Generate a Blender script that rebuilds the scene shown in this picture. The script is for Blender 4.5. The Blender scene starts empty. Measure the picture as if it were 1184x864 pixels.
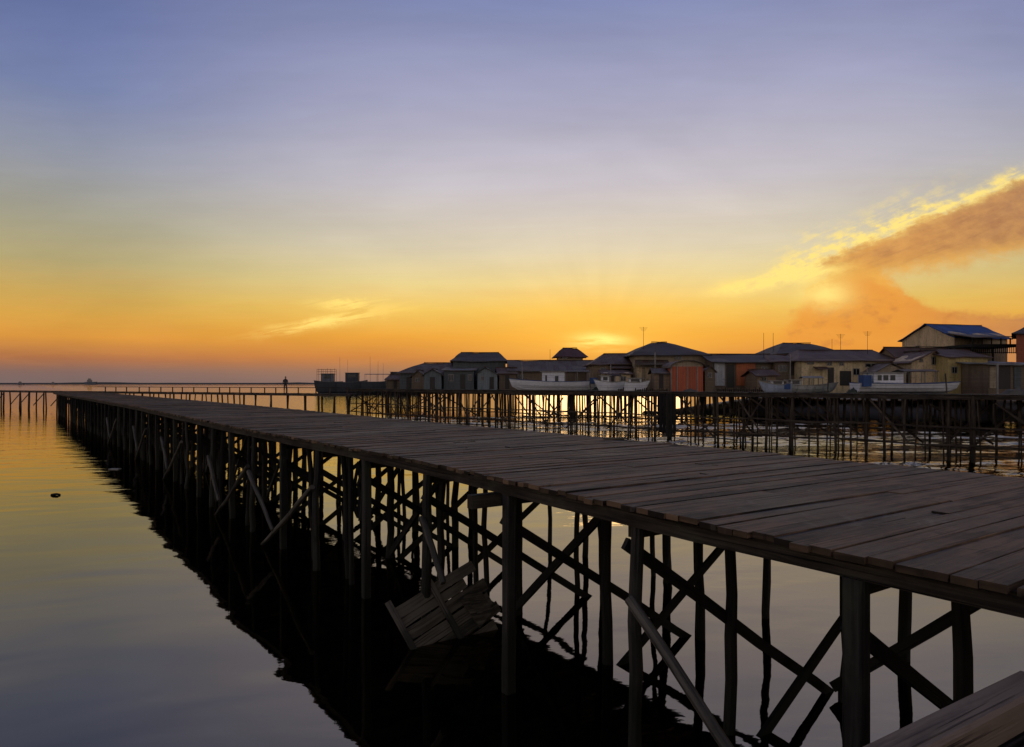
import bpy, math, random
from mathutils import Vector, Matrix
random.seed(11)
R = math.radians
S = bpy.context.scene
COL = S.collection
F = 800.0            # focal length in photograph pixels (1184 wide)
HC = 3.45            # eye height over the water
HOR = 444.0
def gp(x, y, z=0.0):                 # point on the level plane z seen at photograph pixel x, y
    Y = F * (HC - z) / (y - HOR)
    return ((x - 592) * Y / F, Y)
def zat(y, Y): return HC - (y - HOR) * Y / F
def xat(x, Y): return (x - 592) * Y / F
def lin(c):
    return tuple(((v / 255) / 12.92 if v / 255 <= .04045 else ((v / 255 + .055) / 1.055) ** 2.4) for v in c)
U = random.uniform

# ------------------------------------------------------------------ node helper
class E:
    """a socket with arithmetic"""
    def __init__(s, nt, k): s.nt, s.k = nt, k
    def _m(s, op, *a):
        n = s.nt.nodes.new('ShaderNodeMath'); n.operation = op
        for i, v in enumerate((s,) + a):
            if isinstance(v, E): s.nt.links.new(v.k, n.inputs[i])
            else: n.inputs[i].default_value = v
        return E(s.nt, n.outputs[0])
    def __add__(s, o): return s._m('ADD', o)
    __radd__ = __add__
    def __mul__(s, o): return s._m('MULTIPLY', o)
    __rmul__ = __mul__
    def __sub__(s, o): return s._m('SUBTRACT', o)
    def __rsub__(s, o): return (s * -1.0) + o
    def __truediv__(s, o): return s._m('DIVIDE', o)
    def exp(s): return s._m('EXPONENT')
    def sq(s): return s * s
    def mx(s, o): return s._m('MAXIMUM', o)
    def mn(s, o): return s._m('MINIMUM', o)
    def pw(s, o): return s._m('POWER', o)
    def sm(s, a, b):                 # smooth step from a to b
        n = s.nt.nodes.new('ShaderNodeMapRange'); n.interpolation_type = 'SMOOTHSTEP'
        s.nt.links.new(s.k, n.inputs[0])
        n.inputs[1].default_value = a; n.inputs[2].default_value = b
        return E(s.nt, n.outputs[0])
    def gauss(s, c, w): return ((((s - c) / w).sq()) * -1.0).exp()
def mixc(nt, f, a, b, mode='MIX'):
    n = nt.nodes.new('ShaderNodeMix'); n.data_type = 'RGBA'; n.blend_type = mode
    for i, v in ((0, f), (6, a), (7, b)):
        if isinstance(v, E): nt.links.new(v.k, n.inputs[i])
        elif isinstance(v, (tuple, list)): n.inputs[i].default_value = (*v[:3], 1)
        else: n.inputs[i].default_value = v
    return E(nt, n.outputs[2])
def ramp(nt, f, stops):
    n = nt.nodes.new('ShaderNodeValToRGB'); nt.links.new(f.k, n.inputs[0])
    el = n.color_ramp.elements
    while len(el) < len(stops): el.new(.5)
    for e, (p, c) in zip(el, stops):
        e.position = p; e.color = (*c, 1)
    return E(nt, n.outputs[0])
def comb(nt, x, y, z=0.0):
    n = nt.nodes.new('ShaderNodeCombineXYZ')
    for i, v in enumerate((x, y, z)):
        if isinstance(v, E): nt.links.new(v.k, n.inputs[i])
        else: n.inputs[i].default_value = v
    return E(nt, n.outputs[0])
def sep(nt, k):
    n = nt.nodes.new('ShaderNodeSeparateXYZ'); nt.links.new(k.k, n.inputs[0])
    return [E(nt, o) for o in n.outputs]
def noise(nt, vec, scale, detail=4, rough=.55, dist=0.0):
    n = nt.nodes.new('ShaderNodeTexNoise')
    if vec is not None: nt.links.new(vec.k, n.inputs['Vector'])
    n.inputs['Scale'].default_value = scale; n.inputs['Detail'].default_value = detail
    n.inputs['Roughness'].default_value = rough; n.inputs['Distortion'].default_value = dist
    return E(nt, n.outputs[0])
def new_mat(name):
    m = bpy.data.materials.new(name); m.use_nodes = True
    nt = m.node_tree; b = nt.nodes['Principled BSDF']
    return m, nt, b
def bump(nt, b, h, dist, strength=1.0, chain=None):
    n = nt.nodes.new('ShaderNodeBump'); n.inputs['Distance'].default_value = dist; n.inputs['Strength'].default_value = strength
    nt.links.new(h.k, n.inputs['Height'])
    if chain is not None: nt.links.new(chain.outputs[0], n.inputs['Normal'])
    if b is not None: nt.links.new(n.outputs[0], b.inputs['Normal'])
    return n
def setc(nt, b, c): nt.links.new(c.k, b.inputs['Base Color'])

def m_wood(name, dark, light, rough=.7, stain=None, spec=.3, tonew=.9, moss=0.0, big=False):
    """sawn or round timber; grain along the uv's u; stain = height under which the tide has blackened it"""
    m, nt, b = new_mat(name)
    uv = nt.nodes.new('ShaderNodeUVMap'); uv.uv_map = 'grain'
    u, v, _ = sep(nt, E(nt, uv.outputs[0]))
    at = nt.nodes.new('ShaderNodeAttribute'); at.attribute_name = 'tone'
    tone = E(nt, at.outputs['Fac'])
    g = noise(nt, comb(nt, u * .9, v * 22.0, tone * 37.0), 1.0, 6, .62, .6)
    blot = noise(nt, comb(nt, u * 1.3, v * 2.2, tone * 11.0), 1.2, 5, .6, .3)
    f = (g - .5) * 3.8 + (blot - .5) * 2.6 + (tone - .5) * tonew + .5
    c = mixc(nt, f.mx(0.0).mn(1.0), dark, light)
    crack = noise(nt, comb(nt, u * .6, v * 46.0, tone * 71.0), 1.0, 3, .5).sm(.60, .68)
    c = mixc(nt, crack * .75, c, tuple(x * .25 for x in dark))
    if moss:
        mo = blot.sm(.5, .7) * moss
        c = mixc(nt, mo, c, (.045, .06, .03))
    r = g * .35 + (rough - .18)
    if big:                              # old stains and trodden, bleached patches
        ge = nt.nodes.new('ShaderNodeNewGeometry'); gx, gy, gz = sep(nt, E(nt, ge.outputs['Position']))
        s1 = noise(nt, comb(nt, gx, gy), .55, 6, .68, .5); s2 = noise(nt, comb(nt, gx, gy), 2.4, 5, .7, .8)
        c = mixc(nt, s1.sm(.47, .64) * .72, c, tuple(v * .9 for v in dark))
        c = mixc(nt, s2.sm(.56, .72) * .55, c, (.20, .17, .135))
        c = mixc(nt, (1.0 - s2).sm(.58, .70) * .6, c, tuple(v * .6 for v in dark))
        r = r - s1.sm(.47, .64) * .12
    if stain is not None:
        geo = nt.nodes.new('ShaderNodeNewGeometry')
        px, py, pz = sep(nt, E(nt, geo.outputs['Position']))
        sn = noise(nt, comb(nt, px, py, pz * .5), 2.5, 4)
        w = (pz + (sn - .5) * 1.1).sm(stain + .12, stain - .12)
        c = mixc(nt, w * .8, c, (.014, .018, .012))
        r = r - w * .2
    setc(nt, b, c); nt.links.new(r.k, b.inputs['Roughness'])
    b.inputs['Specular IOR Level'].default_value = spec
    bump(nt, b, g * .8 - crack * .8 + blot * .5, .009)
    return m
def m_paint(name, col, rough=.6, dirt=.5, board=0.0, metal=0.0, axis='h'):
    """weathered paint or board; board > 0 lays boards of that width (h: lying, v: upright)"""
    m, nt, b = new_mat(name)
    tc = nt.nodes.new('ShaderNodeTexCoord'); o = E(nt, tc.outputs['Object'])
    x, y, z = sep(nt, o)
    d = noise(nt, comb(nt, x * 1.0, y * 1.0, z * .35), 1.3, 6, .65)
    d2 = noise(nt, o, 5.0, 5, .6)
    c = mixc(nt, (d.sm(.42, .68)) * dirt, col, tuple(v * .38 for v in col))
    c = mixc(nt, (d2.sm(.52, .7)) * dirt * .9, c, (.09, .065, .045))
    d3 = noise(nt, comb(nt, x * 2.6, y * 2.6, z * .25), 1.6, 4, .6)
    c = mixc(nt, d3.sm(.56, .66) * dirt, c, tuple(v * .45 for v in col))
    h = d2 * .3
    if board:
        q = ((z if axis == 'h' else x + y) / board)
        fr = q._m('FRACT')
        gap = fr.sm(.10, .0)
        rn = q._m('FLOOR')
        wn = nt.nodes.new('ShaderNodeTexWhiteNoise'); wn.noise_dimensions = '1D'; nt.links.new(rn.k, wn.inputs['W'])
        rv = E(nt, wn.outputs['Value'])
        c = mixc(nt, rv * .35, c, tuple(v * .5 for v in col))
        c = mixc(nt, gap * .8, c, tuple(v * .12 for v in col))
        h = h - gap
    setc(nt, b, c); b.inputs['Roughness'].default_value = rough; b.inputs['Metallic'].default_value = metal
    b.inputs['Specular IOR Level'].default_value = .3
    bump(nt, b, h, .012)
    return m
def m_roof(name, col, rust=.6, rustcol=(.11, .05, .03), pitch=.22):
    """corrugated sheet roof with rust patches; uv u runs along the eave"""
    m, nt, b = new_mat(name)
    uv = nt.nodes.new('ShaderNodeUVMap'); uv.uv_map = 'grain'
    u, v, _ = sep(nt, E(nt, uv.outputs[0]))
    w = (u * (2 * math.pi / pitch))._m('SINE')
    sheet = (u / .85)._m('FLOOR') + (v / 1.9)._m('FLOOR') * 17.0
    wn = nt.nodes.new('ShaderNodeTexWhiteNoise'); wn.noise_dimensions = '1D'; nt.links.new(sheet.k, wn.inputs['W'])
    rv = E(nt, wn.outputs['Value'])
    n = noise(nt, comb(nt, u * .8, v * .3), 1.4, 6, .65)
    c = mixc(nt, rv * .55, col, tuple(x * .55 for x in col))
    c = mixc(nt, ((n + (rv - .5) * .25).sm(.45, .62)) * rust, c, rustcol)
    lap = ((v / 1.9)._m('FRACT')).sm(.05, .0)
    c = mixc(nt, lap * .6, c, tuple(x * .3 for x in col))
    setc(nt, b, c); b.inputs['Roughness'].default_value = .6; b.inputs['Specular IOR Level'].default_value = .35
    bump(nt, b, w * .5 + n * .6, .03)
    return m
def m_plain(name, col, rough=.5, metal=0.0):
    m, nt, b = new_mat(name)
    n = noise(nt, None, 3.0, 4)
    c = mixc(nt, n.sm(.35, .75), col, tuple(v * .6 for v in col))
    setc(nt, b, c); b.inputs['Roughness'].default_value = rough; b.inputs['Metallic'].default_value = metal
    return m

M = {}
M['deck'] = m_wood('deck_timber', (.014, .009, .005), (.225, .140, .078), rough=.66, spec=.26, tonew=1.1, big=True)
M['edge'] = m_wood('edge_timber', (.016, .012, .008), (.066, .050, .033), rough=.8, moss=.4)
M['pile'] = m_wood('pile_timber', (.018, .017, .014), (.050, .046, .037), rough=.8, stain=.75, moss=.4)
M['dark'] = m_wood('dark_timber', (.010, .009, .008), (.028, .024, .019), rough=.85, stain=.5)
M['pale'] = m_wood('pale_timber', (.05, .046, .037), (.15, .135, .105), rough=.8, stain=.25)
M['panel'] = m_wood('panel_timber', (.045, .040, .028), (.15, .132, .095), rough=.85)
M['walk'] = m_wood('walkway_timber', (.018, .015, .012), (.05, .042, .034), rough=.75)
M['beam'] = m_wood('beam_timber', (.07, .05, .034), (.26, .19, .13), rough=.78)
M['far_pile'] = m_wood('far_pile_timber', (.028, .021, .015), (.095, .072, .052), rough=.85, stain=.4)

# ------------------------------------------------------------------ mesh builder
class MB:
    def __init__(s): s.v, s.f, s.uv, s.t = [], [], [], []
    def face(s, pts, uvs, tone):
        i = len(s.v); s.v += [tuple(p) for p in pts]; s.f.append(tuple(range(i, i + len(pts)))); s.uv += uvs; s.t.append(tone)
    def rings(s, rings, length, tone=None, cap=True):
        """loft closed rings of equal size"""
        tone = U(0, 1) if tone is None else tone
        ou, ov = U(0, 40), U(0, 40)
        n = len(rings[0]); base = len(s.v)
        for r in rings: s.v += [tuple(p) for p in r]
        per = [0]
        for k in range(n): per.append(per[-1] + (Vector(rings[0][(k + 1) % n]) - Vector(rings[0][k])).length)
        m = len(rings)
        for a in range(m - 1):
            for k in range(n):
                k2 = (k + 1) % n
                s.f.append((base + a * n + k, base + a * n + k2, base + (a + 1) * n + k2, base + (a + 1) * n + k))
                u0, u1 = ou + length * a / (m - 1), ou + length * (a + 1) / (m - 1)
                s.uv += [(u0, ov + per[k]), (u0, ov + per[k + 1]), (u1, ov + per[k + 1]), (u1, ov + per[k])]
                s.t.append(tone)
        if cap:
            s.f.append(tuple(base + k for k in reversed(range(n)))); s.uv += [(ou + .02 * k, ov) for k in range(n)]; s.t.append(tone * .6)
            s.f.append(tuple(base + (m - 1) * n + k for k in range(n))); s.uv += [(ou + .02 * k, ov) for k in range(n)]; s.t.append(tone * .6)
        return s
    def beam(s, p0, p1, w, h, up=(0, 0, 1), seg=1, wob=0.0, tone=None, ch=0.0):
        p0, p1 = Vector(p0), Vector(p1); d = p1 - p0; L = d.length; d = d / L
        up = Vector(up); side = d.cross(up)
        if side.length < 1e-4: side = d.cross(Vector((1, 0, 0)))
        side.normalize(); up = side.cross(d)
        rs = []
        for i in range(seg + 1):
            c = p0 + d * (L * i / seg)
            if wob and 0 < i < seg: c = c + side * U(-wob, wob) + up * U(-wob, wob)
            hw, hh = w / 2, h / 2
            if ch: q = [(-hw + ch, -hh), (hw - ch, -hh), (hw, -hh + ch), (hw, hh - ch), (hw - ch, hh), (-hw + ch, hh), (-hw, hh - ch), (-hw, -hh + ch)]
            else: q = [(-hw, -hh), (hw, -hh), (hw, hh), (-hw, hh)]
            rs.append([c + side * a + up * b for a, b in q])
        return s.rings(rs, L, tone)
    def log(s, p0, p1, r0, r1, n=9, seg=6, wob=.02, tone=None):
        p0, p1 = Vector(p0), Vector(p1); d = p1 - p0; L = d.length; d = d / L
        a = d.cross(Vector((.31, .9, .2))).normalized(); b = d.cross(a)
        ph = U(0, 6.28); lump = [U(.9, 1.1) for _ in range(n)]; bend = U(-1, 1) * wob * 1.5; rs = []
        for i in range(seg + 1):
            t = i / seg; c = p0 + d * (L * t) + a * (bend * math.sin(math.pi * t))
            if 0 < i < seg: c = c + a * U(-wob, wob) * .5 + b * U(-wob, wob) * .5
            r = (r0 + (r1 - r0) * t) * U(.94, 1.06)
            rs.append([c + (a * math.cos(ph + 6.2832 * k / n) + b * math.sin(ph + 6.2832 * k / n)) * r * lump[k] for k in range(n)])
        return s.rings(rs, L, tone)
    def box(s, x0, x1, y0, y1, z0, z1, tone=None):
        return s.beam(((x0 + x1) / 2, y0, (z0 + z1) / 2), ((x0 + x1) / 2, y1, (z0 + z1) / 2), abs(x1 - x0), z1 - z0, tone=tone)
    def sheet(s, top, faces, th):
        """a roof or plate: top vertices, faces, thickness downwards; closed"""
        i0 = len(s.v); n = len(top)
        s.v += [tuple(p) for p in top] + [(p[0], p[1], p[2] - th) for p in top]
        edges = {}
        tone = U(.2, .8)
        for f in faces:
            P = [Vector(top[i]) for i in f]
            nn = Vector((0, 0, 0))
            for k in range(1, len(P) - 1): nn += (P[k] - P[0]).cross(P[k + 1] - P[0])
            nn.normalize()
            ud = Vector((-nn.y, nn.x, 0)); ud = ud.normalized() if ud.length > 1e-3 else Vector((1, 0, 0))
            vd = nn.cross(ud)
            for ff, off in ((f, 0), (tuple(reversed(f)), n)):
                s.f.append(tuple(i0 + off + i for i in ff)); s.uv += [(Vector(top[i]).dot(ud), Vector(top[i]).dot(vd)) for i in ff]; s.t.append(tone)
            for k in range(len(f)): edges[(f[k], f[(k + 1) % len(f)])] = 1
        for (a, b) in list(edges):
            if (b, a) not in edges:
                s.f.append((i0 + b, i0 + a, i0 + n + a, i0 + n + b)); s.uv += [(0, 0), (.3, 0), (.3, .05), (0, .05)]; s.t.append(tone)
        return s
    def build(s, name, mat, parent=None, world=True, smooth=False):
        me = bpy.data.meshes.new(name)
        o = Vector(parent.location) if (parent is not None and world) else Vector((0, 0, 0))
        me.from_pydata([Vector(v) - o for v in s.v], [], s.f)
        uvl = me.uv_layers.new(name='grain'); uvl.data.foreach_set('uv', [c for p in s.uv for c in p])
        a = me.attributes.new('tone', 'FLOAT', 'FACE'); a.data.foreach_set('value', s.t)
        me.materials.append(mat)
        if smooth: me.shade_smooth()
        me.update()
        ob = bpy.data.objects.new(name, me); COL.objects.link(ob)
        if parent is not None: ob.parent = parent
        return ob
def tag(o, label=None, cat=None, group=None, kind=None):
    for k, v in (('label', label), ('category', cat), ('group', group), ('kind', kind)):
        if v: o[k] = v
    return o
def empty(name, loc, rz=0.0):
    o = bpy.data.objects.new(name, None); COL.objects.link(o); o.location = loc; o.rotation_euler = (0, 0, rz); o.empty_display_size = .3
    return o

# ------------------------------------------------------------------ main pier
ZD = 2.40                                   # deck height of the near pier
LP = [(8.5, -4.4), (2.14, 4.3), (-1.5, 9.95), (-6.6, 16.8), (-17.9, 32.9), (-55.7, 84.0)]
WID = 4.8
class Path:
    def __init__(s, pts):
        s.p = [Vector((a, b)) for a, b in pts]; s.L = [0]
        for a, b in zip(s.p, s.p[1:]): s.L.append(s.L[-1] + (b - a).length)
        s.total = s.L[-1]
    def raw(s, q):
        if q <= 0: i = 0
        elif q >= s.total: i = len(s.p) - 2
        else: i = max(k for k in range(len(s.p) - 1) if s.L[k] <= q)
        t = (q - s.L[i]) / (s.L[i + 1] - s.L[i]); return s.p[i] + (s.p[i + 1] - s.p[i]) * t
    def at(s, q): return (s.raw(q - 1.2) + s.raw(q + 1.2) + s.raw(q) * 2) / 4
    def tan(s, q): return (s.raw(q + 1.5) - s.raw(q - 1.5)).normalized()
    def off(s, q, o, z):                    # o metres to the right of the path looking along it
        p, t = s.at(q), s.tan(q); return Vector((p.x + t.y * o, p.y - t.x * o, z))
MP = Path(LP)
def strip(mb, path, q0, q1, o, z, w, h, step=2.0, wob=.012):
    n = max(2, int((q1 - q0) / step)); rs = []
    for i in range(n + 1):
        q = q0 + (q1 - q0) * i / n; c = path.off(q, o + U(-wob, wob), z + U(-wob, wob)); t = path.tan(q); sd = Vector((t.y, -t.x, 0)); up = Vector((0, 0, 1))
        rs.append([c + sd * a + up * b for a, b in ((-w / 2, -h / 2), (w / 2, -h / 2), (w / 2, h / 2), (-w / 2, h / 2))])
    mb.rings(rs, q1 - q0)
def planks(mb, path, q0, q1, o0, o1, ztop, th=.045, wmin=.11, wmax=.20, ragged=.011, seg=3, split=.35, wide=.34):
    q = q0
    while q < q1:
        w = U(wmin, wmax); g = U(.002, .006) if random.random() > wide else U(.016, .032)
        z = ztop - th / 2 + U(-.005, .005)
        a0, a1 = o0 + random.gauss(0, ragged), o1 + random.gauss(0, ragged)
        if random.random() < .04: a0 += U(.03, .12)
        if random.random() < .05: a1 -= U(.05, .3)
        sk = random.gauss(0, .012)
        runs = [(a0, a1)]
        if random.random() < split:
            mid = (o0 + o1) / 2 + U(-1, 1); runs = [(a0, mid - .006), (mid + .006, a1)]
        for (b0, b1) in runs:
            tone = min(1, max(0, random.gauss(.5, .22)))
            p0 = path.off(q + w / 2 - sk, b0, z + U(-.008, .008)); p1 = path.off(q + w / 2 + sk, b1, z + U(-.008, .008))
            mb.beam(p0, p1, w, th, seg=seg, wob=.004, tone=tone, ch=.003)
        q += w + g
pier = empty('wooden_pier', (2.14, 4.3, 0))
tag(pier, 'long broad plank pier on crooked piles, running far out over the water', 'pier')
mb = MB(); planks(mb, MP, 0.0, MP.total, -.06, WID + .03, ZD); mb.build('deck', M['deck'], pier)
for o in (.03, WID - .07):
    mb = MB(); strip(mb, MP, 0, MP.total, o, ZD - .045 - .068, .09, .13); mb.build('edge_beam', M['edge'], pier)
for o in (1.55, 3.1):
    mb = MB(); strip(mb, MP, 0, MP.total, o, ZD - .045 - .07, .09, .13); mb.build('stringer', M['dark'], pier)
q_first = MP.L[1]                           # the bent under the right of the picture
SP = 2.05
bents = [q_first + SP * k for k in range(-4, 46) if 0.3 < q_first + SP * k < MP.total - .2]
offs = (.06, 1.5, 3.02, 4.66)
ZC = ZD - .045 - .135
far_piles, far_caps, far_br = MB(), MB(), MB()
for i, q in enumerate(bents):
    k = i - sum(1 for b in bents if b < q_first - .01)      # 0 = the bent at the lower right
    near = i < 25
    for j, o in enumerate(offs):
        oo = o + (U(-.12, .12) if j else U(-.02, .02)); qq = q + U(-.12, .12) * (1 if j else .5)
        lean = .05 if j else .02
        top = MP.off(qq, oo, ZC + .01); bot = MP.off(qq + U(-lean, lean) * 2, oo + U(-lean, lean) * 2, -1.2)
        mb = MB() if near else far_piles
        r = U(.056, .078)
        if j == 0 and k % 2 == 0 and near: mb.beam(bot, top, .125, .125, up=(.8, .55, 0), seg=5, wob=.008, ch=.012)
        else: mb.log(bot, top, r * 1.1, r * .95, n=9 if near else 6, seg=8 if near else 3, wob=.05)
        if near: mb.build('pile', M['pile'] if j == 0 else M['dark'], pier, smooth=False)
        # a second, thinner pile beside some outer ones
        for _ in range(random.choice((0, 1, 1, 2)) if k > 2 else 0):
            dq = U(.25, 1.5); far_piles.log(MP.off(qq + dq + U(-.1, .1), oo + U(0, .3), -1.2), MP.off(qq + dq, oo + .12, ZC), .05, .042, n=7, seg=6, wob=.05)
    mb = MB() if near else far_caps
    mb.beam(MP.off(q + .13, (.14 if k != 2 else -.38), ZC - .075), MP.off(q + .13, WID - .02, ZC - .075), .10, .15, seg=3, wob=.01)
    if near: mb.build('cap_beam', M['edge'], pier)
    # crossed braces under the bent
    for (oa, za, ob, zb, dq) in ((.03, 1.95 + U(-.1, .1), 3.7, -.45, .10), (4.72, 2.1 + U(-.1, .1), .9, -.5, -.12)):
        if k >= 0 and random.random() < .08: continue
        mb = MB() if near else far_br
        mb.beam(MP.off(q + dq, oa, za), MP.off(q + dq, ob, zb), .045, .105, seg=4, wob=.012)
        if near: mb.build('brace', M['dark'], pier)
    # pale rakers along the outer row
    if k in (1, 5, 7, 11, 15, 20):
        mb = MB()
        if k == 1: mb.log(MP.off(q - .1, -.10, 1.62), MP.off(q - 3.0, -.25, -.55), .047, .042, n=8, wob=.012)
        else: mb.log(MP.off(q, -.08, 1.55), MP.off(q + U(3.4, 4.2), -.2, -.5), .05, .04, n=8, wob=.02)
        mb.build('raker', M['pale'], pier)
        if k != 1:
            mb = MB(); mb.log(MP.off(q + 3.9, -.12, 1.45), MP.off(q + U(1.9, 2.3), -.2, .45), .05, .04, n=8, wob=.02); mb.build('raker', M['pale'], pier)
    if k in (3,):
        mb = MB(); mb.log(MP.off(q - .1, -.10, 1.65), MP.off(q - .78, -.12, .93), .045, .04, n=8, wob=.012); mb.build('raker', M['pale'], pier)
    # inner lengthwise braces, zigzag between the middle rows
    if near and k >= 0 and k % 2 == 0 and i < 20:
        mb = MB(); o = random.choice((1.5, 3.0)); mb.beam(MP.off(q, o, 1.9), MP.off(q + SP, o, .1), .05, .11, seg=2, wob=.01); mb.build('brace', M['dark'], pier)
tag(far_piles.build('pile', M['dark'], pier), kind='stuff')
tag(far_caps.build('cap_beam', M['edge'], pier), kind='stuff')
tag(far_br.build('brace', M['dark'], pier), kind='stuff')

# ------------------------------------------------------------------ the side walkway the photograph is taken from
wd = Vector((.847, .532, 0)); wn = Vector((.532, -.847, 0))
walk = empty('side_walkway', (1.33, 2.67, 0))
tag(walk, 'low plank walkway edged by a pale kerb beam, joining the side of the broad pier', 'walkway')
def wpt(a, o, z): return wd * a + wn * o + Vector((0, 0, z))
A1 = 3.92
mb = MB(); mb.beam(wpt(-6, -1.475, 1.97), wpt(A1 - .02, -1.475, 1.97), .16, .16, seg=8, wob=.006, ch=.015); mb.build('kerb_beam', M['beam'], walk)
mb = MB(); mb.beam(wpt(-6, .62, 1.97), wpt(A1 - .25, .62, 1.97), .16, .16, seg=8, wob=.006, ch=.015); mb.build('kerb_beam', M['beam'], walk)
mb = MB(); o = -1.62
while o < .75:
    w = U(.19, .25); mb.beam(wpt(-6, o + w / 2, 1.86), wpt(A1 - .03, o + w / 2, 1.86 + U(-.004, .004)), w, .04, seg=5, wob=.004, tone=U(.2, .8), ch=.005); o += w + U(.008, .02)
mb.build('deck', M['walk'], walk)
for a in (-5.5, -2.9, -.3, 2.3):
    mb = MB(); mb.beam(wpt(a, -1.6, 1.77), wpt(a, .75, 1.77), .1, .13, seg=2); mb.build('cap_beam', M['dark'], walk)
    for o in (-1.45, .6):
        mb = MB(); mb.log(wpt(a + .12, o, -1), wpt(a + .12, o, 1.83), .08, .075, wob=.015); mb.build('pile', M['dark'], walk)

# ------------------------------------------------------------------ second pier, running along the village
Z2 = 2.98
P2 = Path([(31.5, 18.5), (21.4, 28.9), (8.8, 41.8), (-16.4, 68.0)])
pier2 = empty('narrow_pier', (8.8, 41.8, 0))
tag(pier2, 'narrow high pier on many thin piles, in front of the village boats', 'pier')
def o2(q, o, z): return P2.off(q, o, z)
mb = MB(); planks(mb, P2, 0, P2.total, -.05, 2.5, Z2, wmin=.2, wmax=.3, seg=1, split=0); mb.build('deck', M['edge'], pier2)
for o in (.02, 2.4):
    mb = MB(); strip(mb, P2, 0, P2.total, o, Z2 - .045 - .10, .08, .19, step=3, wob=.03); mb.build('edge_beam', M['far_pile'], pier2)
n2 = 49
extra, lx = MB(), MB()
for i in range(n2):
    q = .4 + (P2.total - .8) * i / (n2 - 1)
    for o in (.05, 2.35):
        qq = q + U(-.35, .35); mb = MB()
        r = U(.042, .078)
        mb.log(o2(qq + U(-.06, .06), o + U(-.1, .1), -1), o2(qq, o, Z2 - .06), r * 1.05, r * .9, n=7, seg=4, wob=.035)
        mb.build('pile', M['far_pile'], pier2)
    for _ in range(random.choice((2, 3, 4, 5))):
        qq = q + U(-.6, .6); o = random.choice((.05, .8, 1.3, 2.35))
        extra.log(o2(qq + U(-.15, .15), o, -1), o2(qq, o, Z2 - .1), U(.03, .05), .035, n=6, seg=3, wob=.04)
    for _ in range(random.choice((0, 1, 1, 2)) if i < n2 - 2 else 0):
        za, zb = (Z2 - .3, .7) if random.random() < .5 else (.7, Z2 - .3)
        lx.beam(o2(q, random.choice((-.06, 2.2)), za + U(-.3, .2)), o2(q + U(1.3, 2.6), .1, zb + U(-.3, .4)), .04, .09)
    for _ in range(random.choice((0, 1, 2)) if i < n2 - 1 else 0):
        z = random.choice((.35, .7, 1.05, 1.5)) + U(-.1, .1)
        extra.beam(o2(q, .0, z), o2(q + U(1.5, 3), .0, z + U(-.1, .1)), .04, .055)
for o, z in ((-.05, .75), (-.04, 1.55), (2.45, 1.2), (2.46, .5)):
    mb = MB(); strip(mb, P2, .3, P2.total - .3, o, z, .05, .08, step=1.6, wob=.06); mb.build('ledger', M['far_pile'], pier2)
tag(extra.build('thin_pile', M['far_pile'], pier2), kind='stuff')
tag(lx.build('brace', M['far_pile'], pier2), kind='stuff')
# plank screen hanging under the deck
mb = MB(); q0 = 31.3
for k in range(5):
    mb.beam(o2(q0 + k * .24, -.09, .35 + U(-.2, .3)), o2(q0 + k * .24, -.09, Z2 - .1), .2, .03, up=(.7, .7, 0))
mb.build('plank_screen', M['dark'], pier2)

# ------------------------------------------------------------------ cross walkway at the far end, with its railing
CW = Path([(-14.8, 63.2), (-33, 74.6), (-52.5, 85.4), (-88, 107)])
cw = empty('cross_walkway', (-52.5, 85.4, 0))
tag(cw, 'thin distant walkway across the far end of the broad pier, part of it railed', 'walkway')
mb = MB(); planks(mb, CW, 0, CW.total, 0, 2.2, 2.52, wmin=.3, wmax=.4, seg=1, split=0); mb.build('deck', M['edge'], cw)
mb = MB(); strip(mb, CW, 0, CW.total, .03, 2.38, .09, .18, step=4); mb.build('edge_beam', M['far_pile'], cw)
q = .5
while q < CW.total:
    right = q < 44
    for o in (.08, 2.1):
        mb = MB(); r = U(.08, .13) if not right else U(.06, .1)
        mb.log(CW.off(q + U(-.3, .3), o, -1), CW.off(q, o, 2.47), r, r * .95, n=7, seg=3, wob=.04); mb.build('pile', M['far_pile'], cw)
    if not right and random.random() < .8:
        mb = MB(); mb.beam(CW.off(q, .0, 2.1), CW.off(q + 2.6, .0, .6), .05, .12); mb.build('brace', M['far_pile'], cw)
    q += U(1.5, 2.6) if right else U(2.4, 5.2)
q = .3
while q < 41:
    mb = MB(); mb.beam(CW.off(q, -.03, 2.3), CW.off(q, -.03, 3.06), .09, .09, up=(0, 1, 0)); mb.build('rail_post', M['far_pile'], cw)
    q += U(1.6, 2.6)
mb = MB(); strip(mb, CW, 0, 41.5, -.03, 3.09, .07, .07, step=3); mb.build('handrail', M['far_pile'], cw)

# ------------------------------------------------------------------ broken panel and floating bits
A = Vector((-1.66, 9.08, .48)); Bp = Vector((-.73, 9.9, .876)); D = Vector((-1.27, 9.05, -.04))
e1 = (Bp - A); lw = e1.length; e1.normalize(); e2 = (D - A); e2 = (e2 - e1 * e2.dot(e1)).normalized(); e3 = e1.cross(e2).normalized()
if e3.y > 0: e3 = -e3
pan = empty('broken_panel', (-1.0, 9.3, 0))
tag(pan, 'broken pale plank panel with two battens, half sunk and tilted beside the pier piles', 'wreckage')
def pp(a, b, c=0.0): return A + e1 * a + e2 * b + e3 * c
mb = MB(); b = .03
for (w, a0, a1) in ((.15, .02, 1.36), (.13, .14, 1.28), (.16, .06, 1.42), (.17, .10, 1.36), (.15, .05, 1.46), (.17, .12, 1.33), (.16, .1, 1.2)):
    mb.beam(pp(a0 + U(-.06, .06), b + w / 2 + U(-.012, .012), U(-.012, .012)), pp(a1 + U(-.14, .1), b + w / 2 + U(-.02, .02), U(-.03, .03)), w * U(.94, 1.06), .025, up=e3 + e2 * U(-.12, .12), seg=5, wob=.010, tone=U(.0, 1)); b += w + U(.006, .03)
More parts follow.
